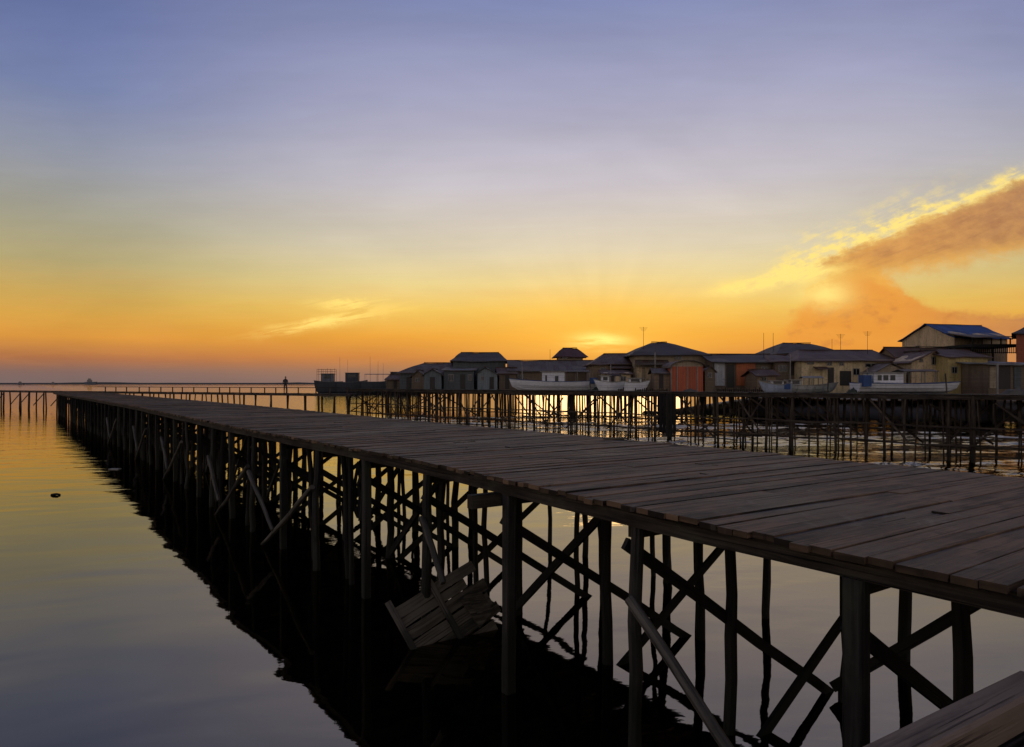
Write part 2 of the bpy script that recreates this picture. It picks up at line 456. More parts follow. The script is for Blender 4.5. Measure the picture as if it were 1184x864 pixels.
mb.build('planks', M['panel'], pan)
for a, b0, b1 in ((.06, -.08, .95), (.72, -.06, 1.1)):
    mb = MB(); mb.beam(pp(a, b0, .04), pp(a + .03, b1, .04), .085, .045, up=e3, tone=.9, ch=.006); mb.build('batten', M['pale'], pan)
mb = MB(); mb.sheet([pp(1.0, .42, .05), pp(1.33, .36, .07), pp(1.38, .8, .05), pp(1.06, .86, .06)], [(0, 1, 2, 3)], .02); mb.build('patch_board', M['panel'], pan)
x, y = gp(64, 573); mb = MB(); mb.log((x - .13, y, .005), (x + .12, y + .05, .015), .045, .03, seg=3)
tag(mb.build('driftwood', M['dark']), 'small dark piece of driftwood floating alone on the golden water', 'driftwood')
x, y = gp(133, 543); mb = MB(); mb.box(x - .2, x + .2, y - .12, y + .12, -.02, .04)
m_foam = m_paint('foam_white', (.32, .31, .28), dirt=.5)
tag(mb.build('foam_block', m_foam), 'flat white foam block floating at the edge of the dark reflection', 'flotsam')
for (px, py, ln, lb) in ((702, 507, .42, 'short pale board lying near the far edge of the deck'), (772, 512, .3, 'pale crumpled sheet scrap on the far edge of the deck')):
    x, y = gp(px, py, ZD); x += .1; y -= .35
    mb = MB()
    if ln > .4: mb.beam((x - .2, y, ZD + .022), (x + .22, y + .08, ZD + .026), .13, .03)
    else:
        top = []; n = 5
        for a in range(n):
            for c in range(n): top.append((x + (a - 2) * .07 + U(-.02, .02), y + (c - 2) * .05 + U(-.02, .02), ZD + .025 + U(0, .05)))
        mb.sheet(top, [(a * n + c, (a + 1) * n + c, (a + 1) * n + c + 1, a * n + c + 1) for a in range(n - 1) for c in range(n - 1)], .008)
    tag(mb.build('board_offcut' if ln > .4 else 'plastic_scrap', M['panel'] if ln > .4 else m_foam), lb, 'litter')
# rag hanging from a pile
q = q_first + SP * 4.4; mb = MB()
c = MP.off(q, .3, 1.35)
for k in range(4): mb.log(c + Vector((U(-.06, .06), U(-.06, .06), .75)), c + Vector((U(-.1, .1), U(-.1, .1), U(-.3, .1))), .02, .05, n=6, seg=5, wob=.08)
tag(mb.build('hanging_net', M['dark']), 'dark tangle of old net hanging under the pier deck between piles', 'net')

# ------------------------------------------------------------------ person on the cross walkway
def person():
    bx, by = CW.off(9.6, .7, 0)[:2]; s = .95; z0 = 2.52
    root = empty('person', (bx, by, z0))
    tag(root, 'small dark figure standing by the distant walkway railing, facing the sunset', 'person')
    J = [(0, 0, .92), (0, .02, 1.15), (0, .03, 1.40), (0, .03, 1.50), (0, .05, 1.60),
         (.10, 0, .88), (.11, .03, .50), (.11, -.02, .09), (.11, .10, .04), (-.10, 0, .88), (-.12, .02, .50), (-.12, -.03, .09), (-.12, .09, .04),
         (.19, .03, 1.38), (.25, .05, 1.12), (.18, .25, 1.02), (.16, .33, 1.02), (-.19, .03, 1.38), (-.26, .03, 1.12), (-.22, .20, .95), (-.2, .27, .93)]
    rad = [.14, .14, .15, .06, .09, .09, .075, .045, .035, .09, .075, .045, .035, .06, .045, .035, .03, .06, .045, .035, .03]
    ed = [(0, 1), (1, 2), (2, 3), (3, 4), (0, 5), (5, 6), (6, 7), (7, 8), (0, 9), (9, 10), (10, 11), (11, 12), (2, 13), (13, 14), (14, 15), (15, 16), (2, 17), (17, 18), (18, 19), (19, 20)]
    me = bpy.data.meshes.new('body'); me.from_pydata([tuple(c * s for c in j) for j in J], ed, [])
    b = bpy.data.objects.new('body', me); COL.objects.link(b); b.parent = root
    b.modifiers.new('skin', 'SKIN'); b.modifiers.new('sub', 'SUBSURF').levels = 1; b.modifiers['sub'].render_levels = 1
    for i, r in enumerate(rad): me.skin_vertices[0].data[i].radius = (r * s, r * s)
    me.skin_vertices[0].data[0].use_root = True
    me.materials.append(m_plain('dark_clothes', (.05, .045, .05), .8))
    mb = MB(); mb.log((0, .05 * s, 1.62 * s), (0, .04 * s, 1.76 * s), .095 * s, .06 * s, n=8, seg=3, wob=0); mb.build('hair', m_plain('black_hair', (.015, .013, .012), .6), root, world=False)
person()

# ------------------------------------------------------------------ village
W_BLUE = m_paint('wall_bluegrey', (.11, .13, .135), board=.22)
W_DARK = m_paint('wall_dark_board', (.20, .145, .095), board=.2)
W_BRN = m_paint('wall_brown_board', (.30, .21, .13), board=.2)
W_GREY = m_paint('wall_grey', (.42, .33, .22), board=.25)
W_CREAM = m_paint('wall_cream', (.70, .55, .31), dirt=.6)
W_BEIGE = m_paint('wall_beige', (.66, .50, .29), dirt=.6)
W_OLIVE = m_paint('wall_olive', (.58, .45, .18), dirt=.6, board=.2, axis='v')
W_RED = m_paint('wall_red', (.36, .10, .05), dirt=.4, board=.2)
P_ORG = m_paint('orange_board', (.50, .15, .055), dirt=.4, board=.25, axis='v')
P_RORG = m_paint('red_orange_board', (.55, .13, .06), dirt=.35, board=.25, axis='v')
P_PALE = m_paint('pale_sheet', (.52, .53, .53), dirt=.4, board=.3, axis='v')
P_DOOR = m_paint('dark_door', (.045, .04, .035), dirt=.3)
P_TRIM = m_paint('trim_grey', (.30, .28, .24), dirt=.5)
P_WHITE = m_paint('boat_white', (.82, .83, .84), dirt=.22, board=.28)
P_BLUE = m_paint('boat_blue', (.04, .09, .24), dirt=.3)
P_HULLD = m_paint('boat_dark', (.05, .06, .075), dirt=.4, board=.3)
P_GREY = m_paint('boat_grey', (.14, .16, .19), dirt=.5)
RF_GREY = m_roof('roof_zinc_old', (.15, .115, .085), .65)
RF_DARK = m_roof('roof_dark', (.075, .055, .040), .55)
RF_RUST = m_roof('roof_rusty', (.15, .09, .06), .8)
RF_BLUE = m_roof('roof_blue', (.035, .10, .30), .12)
RF_RED = m_roof('roof_red', (.13, .05, .04), .4)
RF_PALE = m_roof('roof_pale', (.32, .33, .32), .35)
G_PANE, nt, b = new_mat('window_glass'); b.inputs['Base Color'].default_value = (.02, .025, .03, 1); b.inputs['Roughness'].default_value = .15

FL = 2.45
import bmesh
def sag(ob, amp=.07):
    bm = bmesh.new(); bm.from_mesh(ob.data)
    bmesh.ops.subdivide_edges(bm, edges=[e for e in bm.edges if e.calc_length() > .5], cuts=4, use_grid_fill=True)
    a, b, c = U(0, 6), U(0, 6), U(0, 6)
    for v in bm.verts:
        x, y = v.co.x, v.co.y
        v.co.z += amp * (math.sin(x * 1.1 + a) * .6 + math.sin(y * 1.7 + b) * .4 + math.sin(x * 3.1 + y * 1.3 + c) * .45)
    bm.to_mesh(ob.data); bm.free()
def house(label, x0, x1, Y, depth, ye, yr, r0, r1, kind, wall, roof, yaw=0.0, ops=(), name='stilt_house', over=.45, cat='house', wz0=FL, w=None, ridge=True, floor=FL, group='houses of the stilt village'):
    """x0, x1: wall ends; ye eave row, yr ridge row; r0, r1 ridge ends (columns); ops: (kind, x0, x1, y0, y1, material)"""
    cx = xat((x0 + x1) / 2, Y); W = w or (x1 - x0) * Y / F
    root = empty(name, (cx, Y, 0), yaw)
    tag(root, label, cat, group)
    ze, zr = zat(ye, Y), zat(yr, Y); hw = W / 2
    lx = lambda px: xat(px, Y) - cx
    a0, a1 = lx(r0), lx(r1)
    # walls (closed shell), with gable tops where the roof is a gable
    mb = MB()
    if kind == 'gable': prof = [(0, floor), (depth, floor), (depth, ze), (depth / 2, zr - .12), (0, ze)]; pts = [[(-hw, y, z) for y, z in prof], [(hw, y, z) for y, z in prof]]
    elif kind == 'front': prof = [(-hw, floor), (hw, floor), (hw, ze), (a0, zr - .12), (-hw, ze)]; pts = [[(x, 0, z) for x, z in prof], [(x, depth, z) for x, z in prof]]
    elif kind == 'shed': prof = [(0, floor), (depth, floor), (depth, zr - .1), (0, ze)]; pts = [[(-hw, y, z) for y, z in prof], [(hw, y, z) for y, z in prof]]
    else: prof = [(0, floor), (depth, floor), (depth, ze), (0, ze)]; pts = [[(-hw, y, z) for y, z in prof], [(hw, y, z) for y, z in prof]]
    if kind == 'front': pts = [pts[1], pts[0]]
    mb.rings(pts, W, tone=.5); mb.build('wall', wall, root, world=False)
    mb = MB(); o = over; th = .09
    dz = (zr - ze) / (depth / 2 + .01) * o if kind in ('gable',) else .12
    if kind == 'gable':
        top = [(-hw - o, -o, ze - dz), (hw + o, -o, ze - dz), (hw + o, depth / 2, zr), (-hw - o, depth / 2, zr), (hw + o, depth + o, ze - dz), (-hw - o, depth + o, ze - dz)]
        fs = [(0, 1, 2, 3), (3, 2, 4, 5)]; rid = ((-hw - o, depth / 2, zr), (hw + o, depth / 2, zr))
    elif kind == 'hip':
        top = [(-hw - o, -o, ze - dz), (hw + o, -o, ze - dz), (hw + o, depth + o, ze - dz), (-hw - o, depth + o, ze - dz), (a0, depth / 2, zr), (a1, depth / 2, zr)]
        fs = [(0, 1, 5, 4), (1, 2, 5), (2, 3, 4, 5), (3, 0, 4)]; rid = (top[4], top[5])
    elif kind == 'front':
        s = (zr - ze) / max(.1, hw); top = [(-hw - o, -o, ze - s * o), (a0, -o, zr), (a0, depth + o, zr), (-hw - o, depth + o, ze - s * o), (hw + o, -o, ze - s * o), (hw + o, depth + o, ze - s * o)]
        fs = [(0, 1, 2, 3), (1, 4, 5, 2)]; rid = (top[1], top[2])
    else:
        top = [(-hw - o, -o, ze - .05), (hw + o, -o, ze - .05), (hw + o, depth + o, zr), (-hw - o, depth + o, zr)]; fs = [(0, 1, 2, 3)]; rid = None
    # break the big slopes into sheets that sag a little
    mb.sheet(top, fs, th); rf = mb.build('roof', roof, root, world=False); sag(rf)
    if rid and ridge and (Vector(rid[1]) - Vector(rid[0])).length > .5:
        mb = MB(); mb.beam(Vector(rid[0]) + Vector((0, 0, .02)), Vector(rid[1]) + Vector((0, 0, .02)), .3, .09, seg=4, wob=.02); mb.build('ridge_cap', RF_DARK, rf, world=False)
    for op in ops:
        k, p0, p1, q0, q1 = op[:5]; mt = op[5] if len(op) > 5 else None
        u0, u1, z1, z0 = lx(p0), lx(p1), zat(q0, Y), zat(q1, Y)
        if k == 'window':
            t = .07; mb = MB()
            mb.box(u0, u1, -.06, .02, z0, z0 + t); mb.box(u0, u1, -.06, .02, z1 - t, z1); mb.box(u0, u0 + t, -.055, .02, z0 + t, z1 - t); mb.box(u1 - t, u1, -.055, .02, z0 + t, z1 - t); mb.box((u0 + u1) / 2 - .03, (u0 + u1) / 2 + .03, -.05, .02, z0 + t, z1 - t)
            f = mb.build('window', mt or P_TRIM, root, world=False)
            mb = MB(); mb.box(u0 + t, u1 - t, -.02, .03, z0 + t, z1 - t); mb.build('pane', G_PANE, f, world=False)
        elif k == 'door':
            mb = MB(); mb.box(u0, u1, -.05, .03, max(z0, floor + .02), z1); mb.build('door', mt or P_DOOR, root, world=False)
        elif k == 'panel':
            mb = MB(); mb.box(u0, u1, -.09, .03, max(z0, floor - .3), z1); o_ = mb.build('wall_panel', mt, root, world=False)
        elif k == 'awning':
            mb = MB(); mb.sheet([(u0, -1.3, z0), (u1, -1.3, z0), (u1, -.02, z1), (u0, -.02, z1)], [(0, 1, 2, 3)], .06); mb.build('awning', mt or RF_RUST, root, world=False)
        elif k == 'post':
            mb = MB(); mb.beam(((u0 + u1) / 2, -1.2, floor - .2), ((u0 + u1) / 2, -1.2, z1), .12, .12, up=(0, 1, 0)); mb.build('post', P_TRIM, root, world=False)
    # floor frame and stilts
    mb = MB(); mb.box(-hw - .25, hw + .25, -.35, depth + .2, floor - .32, floor - .012); mb.build('floor_frame', M['dark'], root, world=False)
    n = max(2, int(W / 2.6))
    for r in (0, 1):
        for i in range(n + 1):
            mb = MB(); xx = -hw + .1 + (W - .2) * i / n; yy = .1 if r == 0 else depth - .3
            mb.log((xx + U(-.1, .1), yy, -1), (xx, yy, floor - .3), .11, .1, n=6, seg=2); mb.build('stilt', M['far_pile'], root, world=False)
    return root
H = house
H('long low bluish house with a falling roof end, farthest house of the village', 462, 524, 96, 8, 430, 418.5, 486, 524, 'hip', W_BLUE, RF_GREY, ops=[('door', 470, 475, 436, 450), ('window', 480, 487, 434, 441), ('window', 512, 519, 433, 441)])
H('hall with a raised flat-topped hip roof behind two small gabled sheds', 524, 584, 97, 9, 417, 406, 530, 576, 'hip', W_BLUE, RF_DARK, ops=[('window', 530, 538, 428, 437), ('window', 543, 549, 428, 437), ('window', 578, 583, 428, 437)])
H('grey-blue gabled shed, left of the pair before the flat-topped hall', 490, 510, 90, 5, 433, 426.5, 500, 500, 'front', m_paint('shed_bluegrey', (.15, .18, .19), board=.25, axis='v'), RF_DARK, ops=[('door', 497, 503, 436, 450)], name='shed', cat='shed', over=.25)
H('pale gabled shed, right of the pair before the flat-topped hall', 552, 575, 90, 5, 432, 424, 561, 561, 'front', m_paint('shed_pale', (.22, .26, .27), board=.25, axis='v'), RF_DARK, ops=[('window', 556, 560, 435, 440), ('door', 566, 571, 436, 450)], name='shed', cat='shed', over=.25)
H('low bluish lean-to between the two gabled sheds', 513, 548, 91, 5, 428, 424, 513, 548, 'shed', W_BLUE, RF_GREY, ops=[('window', 518, 525, 433, 441), ('door', 532, 538, 433, 450), ('window', 541, 546, 433, 440)], name='shed', cat='shed', over=.3)
H('long dark house with a level ridge behind the white fishing boat with a tall mast', 590, 690, 92, 9, 428, 415.5, 590, 690, 'gable', W_DARK, RF_GREY, ops=[('window', 598, 606, 433, 440), ('window', 640, 650, 433, 440)])
H('small upper room with a dark red hip roof and pale eaves, standing up behind the long dark roof', 646, 674, 104, 5, 411.5, 401.5, 652, 669, 'hip', W_GREY, RF_RED, name='tower_room', over=.75, ops=[('window', 650, 656, 412, 415)], cat='house')
H('brown board house whose roof meets the tall hip roof on its right', 686, 735, 84, 8, 420, 407.5, 703, 735, 'hip', W_BRN, RF_RUST, ops=[('window', 694, 701, 425, 434), ('door', 706, 729, 427, 441), ('awning', 704, 732, 422, 426)])
H('house with the tallest dark hip roof and short ridge at the village middle', 734, 816, 82, 11, 409.5, 392.5, 764, 783, 'hip', W_GREY, RF_DARK, over=.6, ops=[('panel', 736, 742, 425, 440, W_BEIGE), ('panel', 746, 753, 425, 440, W_BEIGE), ('panel', 757, 764, 425, 440, W_BEIGE), ('awning', 734, 772, 416, 422, RF_GREY), ('window', 780, 788, 412, 416), ('post', 755, 755, 408, 420)])
H('long house with one pale sheet front and one orange board front under a dark roof', 826, 902, 78, 9, 418, 407.5, 834, 902, 'gable', W_DARK, RF_DARK, over=.5, ops=[('panel', 826, 838, 419.5, 446, P_PALE), ('door', 840, 849, 422, 448), ('panel', 851, 873, 419.5, 446, P_ORG), ('window', 880, 888, 424, 432)])
H('house with a broad dark hip roof behind the long cream house', 902, 972, 82, 10, 408, 394, 924, 958, 'hip', W_DARK, RF_DARK, over=.7)
H('low brown house between the orange front and the cream walls', 896, 926, 77, 7, 417, 409, 900, 924, 'hip', W_DARK, RF_RUST, ops=[('window', 900, 910, 422, 430), ('door', 913, 924, 420, 434)])
H('long cream walled house with small dark windows under a straight rusty roof', 927, 1036, 75, 10, 416, 402.5, 945, 1036, 'hip', W_CREAM, RF_RUST, over=.5, ops=[('window', 933, 941, 418, 421.5), ('window', 956, 962, 418, 423), ('door', 957, 964, 425, 448), ('window', 970, 976, 418, 423), ('door', 971, 984, 429, 446), ('window', 986, 994, 426, 434), ('window', 1000, 1014, 420, 425), ('awning', 940, 955, 424, 427)])
H('low dark shack with a rusty roof at the outer end of the village', 447, 471, 100, 5, 438, 432.5, 450, 466, 'hip', W_DARK, RF_RUST, name='shed', cat='shed', over=.3, yaw=R(8), ops=[('door', 455, 459, 440, 451)])
H('narrow dark shack leaning against the long bluish house', 476, 491, 94, 4, 434, 428, 483, 483, 'front', W_DARK, RF_GREY, name='shed', cat='shed', over=.3, yaw=R(-6), ops=[('window', 480, 485, 437, 442)])
H('small dark shack between the flat-topped hall and the long dark house', 577, 597, 91, 4, 431, 424.5, 577, 597, 'gable', W_DARK, RF_RUST, name='shed', cat='shed', over=.3, yaw=R(5), ops=[('door', 584, 589, 434, 450)])
H('low tan lean-to with a rusty roof before the brown board house', 699, 729, 79.5, 3, 432, 427.5, 699, 729, 'shed', W_BEIGE, RF_RUST, name='shed', cat='shed', over=.35, ops=[('door', 704, 710, 434, 449), ('window', 717, 724, 435, 441)])
H('dark little shack squeezed beside the red-orange arched shed', 757, 775, 76, 4, 431, 425.5, 757, 775, 'gable', W_BRN, RF_GREY, name='shed', cat='shed', over=.3, yaw=R(-5), ops=[('door', 762, 767, 433, 449)])
H('narrow grey shack between the arched shed and the pale sheet front', 815, 827, 75.5, 3, 428, 423, 821, 821, 'front', W_DARK, RF_RUST, name='shed', cat='shed', over=.2, yaw=R(4), ops=[('window', 818, 823, 431, 437)])
H('low brown shack right behind the blue and white motor boat', 875, 898, 74, 3, 433, 427, 875, 898, 'gable', W_BRN, RF_RUST, name='shed', cat='shed', over=.35, yaw=R(6), ops=[('window', 880, 886, 436, 441)])
H('tan front-gabled shack right behind the large white cabin boat', 1016, 1047, 71, 3, 428.5, 420, 1030, 1030, 'front', W_GREY, RF_GREY, name='shed', cat='shed', over=.3, yaw=R(-5), ops=[('window', 1021, 1027, 431, 437), ('door', 1034, 1040, 432, 450)])
# two-storey house with the blue roof, turned to show its gable
Yb = 80
rb = H('two-storey house with a blue sheet roof and a beige gable', 1052, 1092, Yb, 7.5, 391, 375, 1072, 1072, 'front', W_BEIGE, RF_BLUE, yaw=R(-75), over=.35, w=7.2, ops=[('window', 1056, 1062, 399, 406)], name='storey_house')
H('flat grey lean-to roof running right from the blue-roofed house', 1118, 1168, 79, 6, 393, 390, 1118, 1168, 'shed', W_DARK, RF_GREY, floor=6.9, wz0=6.9, over=.4, name='roof_terrace', cat='lean-to') if False else None
# open terrace beside it
ter = empty('roof_terrace', (xat(1150, 74), 74, 0)); tag(ter, 'open upper terrace with thin posts and a flat roof, right of the blue roof', 'terrace', 'houses of the stilt village')
zt0, zt1 = zat(398.5, 74), zat(391, 74); tx0, tx1 = xat(1116, 74), xat(1174, 74)
mb = MB(); mb.sheet([(tx0, 72.5, zt1), (tx1, 72.5, zt1 + .1), (tx1, 78, zt1 + .45), (tx0, 78, zt1 + .9)], [(0, 1, 2, 3)], .08); mb.build('roof', RF_GREY, ter)
mb = MB(); mb.box(tx0, tx1, 73, 78, zt0 - .3, zt0); mb.build('floor_frame', M['dark'], ter)
for k in range(6):
    xx = tx0 + .2 + (tx1 - tx0 - .4) * k / 5; mb = MB(); mb.beam((xx, 73.1, 1.5 if k in (0, 5) else zt0), (xx, 73.1, zt1 - .05), .1, .1, up=(0, 1, 0)); mb.build('post', M['dark'], ter)
mb = MB(); mb.beam((tx0, 73.05, zt0 - .9), (tx1, 73.05, zt0 - .9), .08, .08)
for k in range(26): mb.beam((tx0 + (tx1 - tx0) * k / 25, 73.05, zt0 - 1.0), (tx0 + (tx1 - tx0) * k / 25, 73.05, zt0 - .3), .05, .05, up=(0, 1, 0))
mb.build('railing', M['dark'], ter)
for xx in (tx0 + .3, tx1 - .3):
    mb = MB(); mb.log((xx, 77, -1), (xx, 77, zt0 - .3), .12, .1, n=6, seg=2); mb.build('stilt', M['far_pile'], ter)
H('tall house with a red wall and dark roof, beyond the open upper terrace', 1181, 1231, 69, 8, 384, 369, 1198, 1216, 'hip', W_RED, RF_DARK, over=.4, yaw=R(-36), ops=[('window', 1190, 1198, 388, 398)], name='storey_house')
H('beige house with its gable turned to the water, behind the white cabin boat', 1054, 1093, 71, 9, 417, 404.5, 1080, 1080, 'front', W_BEIGE, RF_RUST, over=.4, ops=[('window', 1077, 1084, 412.5, 422), ('window', 1063, 1067, 414.5, 419)])
H('brown roofed house with dim walls under the blue-roofed house', 1036, 1110, 75.5, 4, 412, 400.5, 1040, 1110, 'gable', W_BRN, RF_RUST, over=.3)
H('olive walled house with upright boards and a brown sheet roof', 1096, 1142, 69, 8, 412, 402, 1096, 1142, 'gable', W_OLIVE, RF_RUST, over=.35, ops=[('window', 1100, 1107, 424, 432), ('door', 1118, 1126, 424, 446), ('window', 1130, 1137, 421, 428)])
H('open shed with a pale sheet roof and dark doorway, beside the olive walled house', 1143, 1196, 65, 6, 420.5, 415.5, 1143, 1196, 'shed', W_DARK, RF_PALE, over=.5, ops=[('post', 1143, 1143, 421, 450), ('post', 1190, 1190, 421, 450), ('panel', 1144, 1151, 424, 449, W_GREY), ('door', 1152, 1168, 423, 450), ('panel', 1172, 1180, 424, 449, W_BLUE)], name='shed', cat='shed')
# arched orange shed
Yo = 75; xo = xat(795, Yo); ro = empty('arched_shed', (xo, Yo, 0)); tag(ro, 'small shed with an arched grey roof and bright red-orange front boards', 'shed', 'houses of the stilt village')
hw = 19.5 * Yo / F; ze, zr = zat(425, Yo), zat(416.5, Yo)
mb = MB(); mb.box(-hw + .15, hw - .15, 0, 4, FL, ze + .1); mb.build('wall', P_RORG, ro, world=False)
n = 12; top = []; fs = []
for i in range(n + 1):
    a = math.pi * i / n; top += [(-math.cos(a) * (hw + .1), -.35, ze + math.sin(a) * (zr - ze)), (-math.cos(a) * (hw + .1), 4.3, ze + math.sin(a) * (zr - ze))]
    if i: fs.append((2 * i - 2, 2 * i, 2 * i + 1, 2 * i - 1))
mb = MB(); mb.sheet(top, fs, .07); mb.build('roof', RF_GREY, ro, world=False)
arc = [(-math.cos(math.pi * i / n) * (hw - .1), math.sin(math.pi * i / n) * (zr - ze - .12)) for i in range(n + 1)]
mb = MB(); mb.rings([[(x, .12, ze + .1 + z) for x, z in arc], [(x, .02, ze + .1 + z) for x, z in arc]], .2, tone=.4); mb.build('gable', W_GREY, ro, world=False)
for px in (776, 783, 795, 798, 806):
    mb = MB(); mb.box(xat(px, Yo) - xo - .05, xat(px, Yo) - xo + .05, -.06, .02, FL, ze + .1); mb.build('post', P_TRIM if px != 798 else P_ORG, ro, world=False)
mb = MB(); mb.box(-hw, hw, -.3, 4.2, FL - .3, FL - .012); mb.build('floor_frame', M['dark'], ro, world=False)
for xx in (-hw + .2, hw - .2):
    mb = MB(); mb.log((xx, .2, -1), (xx, .2, FL - .3), .11, .1, n=6, seg=2); mb.build('stilt', M['far_pile'], ro, world=False)

# the boardwalk along the front of the village, boats drawn up on it
BW = Path([(xat(1290, 58), 56), (xat(1090, 60), 60), (xat(880, 69), 69), (xat(745, 73), 73), (xat(586, 83), 83)])
bw = empty('village_boardwalk', (xat(900, 68), 68, 0)); tag(bw, 'low weathered boardwalk along the village front, under the boats and sheds', 'boardwalk')
mb = MB(); planks(mb, BW, 0, BW.total, -.2, 7.5, FL - .02, wmin=.25, wmax=.35, seg=1, split=0); mb.build('deck', M['panel'], bw)
mb = MB(); strip(mb, BW, 0, BW.total, -.15, FL - .2, .1, .26, step=4); mb.build('edge_beam', M['pile'], bw)
q = .5; st = MB(); cnt = 0
while q < BW.total:
    for o in (.1, 3.5, 7.0):
        mb = MB() if cnt < 90 else st
        mb.log(BW.off(q + U(-.2, .2), o, -1), BW.off(q, o, FL - .07), .1, .09, n=6, seg=3, wob=.04); cnt += 1
        if cnt <= 90: mb.build('pile', M['far_pile'], bw)
    q += U(1.4, 2.2)
if st.v: tag(st.build('pile', M['far_pile'], bw), kind='stuff')

# muddy bank under the houses
GB = Path([(xat(1330, 58), 56), (xat(1090, 60), 60), (xat(880, 69), 69), (xat(725, 75), 75)])
mb = MB(); rs = []; n = 60
for i in range(n + 1):
    q = GB.total * i / n; e = min(1, (n - i) / 14)
    rs.append([GB.off(q, 5.5 + U(-.9, .9), -.6), GB.off(q, 7 + U(-.6, .6), .2 + U(-.1, .15)), GB.off(q, 9.5 + U(-.5, .5), (.9 + U(-.2, .2)) * e), GB.off(q, 15, 1.5 * e), GB.off(q, 40, 1.8 * e), GB.off(q, 55, -.6)])
mb.rings(rs, GB.total, tone=.5)
mud, nt, b = new_mat('mud'); setc(nt, b, mixc(nt, noise(nt, None, .8, 6, .65), (.09, .075, .057), (.20, .17, .13))); b.inputs['Roughness'].default_value = .7
tag(mb.build('ground', mud), 'dark muddy bank under the stilt houses', None, None, 'structure')
# low picket fence and mooring poles along the boardwalk
def fence(q0, q1, lb, h):
    c = BW.off((q0 + q1) / 2, .1, FL); e = empty('fence', c); tag(e, lb, 'fence', 'fences along the boardwalk')
    mb = MB(); q = q0
    while q < q1: mb.beam(BW.off(q, .1, FL), BW.off(q, .1, FL + h + U(-.12, .12)), .13, .03, up=(.6, .8, 0)); q += U(.16, .24)
    mb.build('pickets', M['far_pile'], e)
    mb = MB(); mb.beam(BW.off(q0, .06, FL + h * .7), BW.off(q1, .06, FL + h * .7), .05, .08); mb.build('rail', M['dark'], e)
fence(27.5, 33.5, 'low dark picket fence before the orange board front', .55)
fence(38.5, 44.0, 'low dark picket fence before the red-orange arched shed', .5)
for q, h, lb in ((4.2, 2.6, 'lone leaning mooring pole at the open pale-roofed shed'), (13.5, 2.9, 'mooring pole at the stern of the large white cabin boat'), (23.0, 2.2, 'short mooring pole by the motor boat'), (47.0, 2.4, 'mooring pole by the smallest white boat'), (55.5, 2.7, 'mooring pole beside the white boat with the blue tarp')):
    mb = MB(); mb.log(BW.off(q, -.35, -1), BW.off(q + U(-.3, .3), -.35, FL + h - 1.0), .075, .06, n=7, seg=4, wob=.03)
    tag(mb.build('mooring_pole', M['pale']), lb, 'mooring pole', 'mooring poles along the boardwalk')
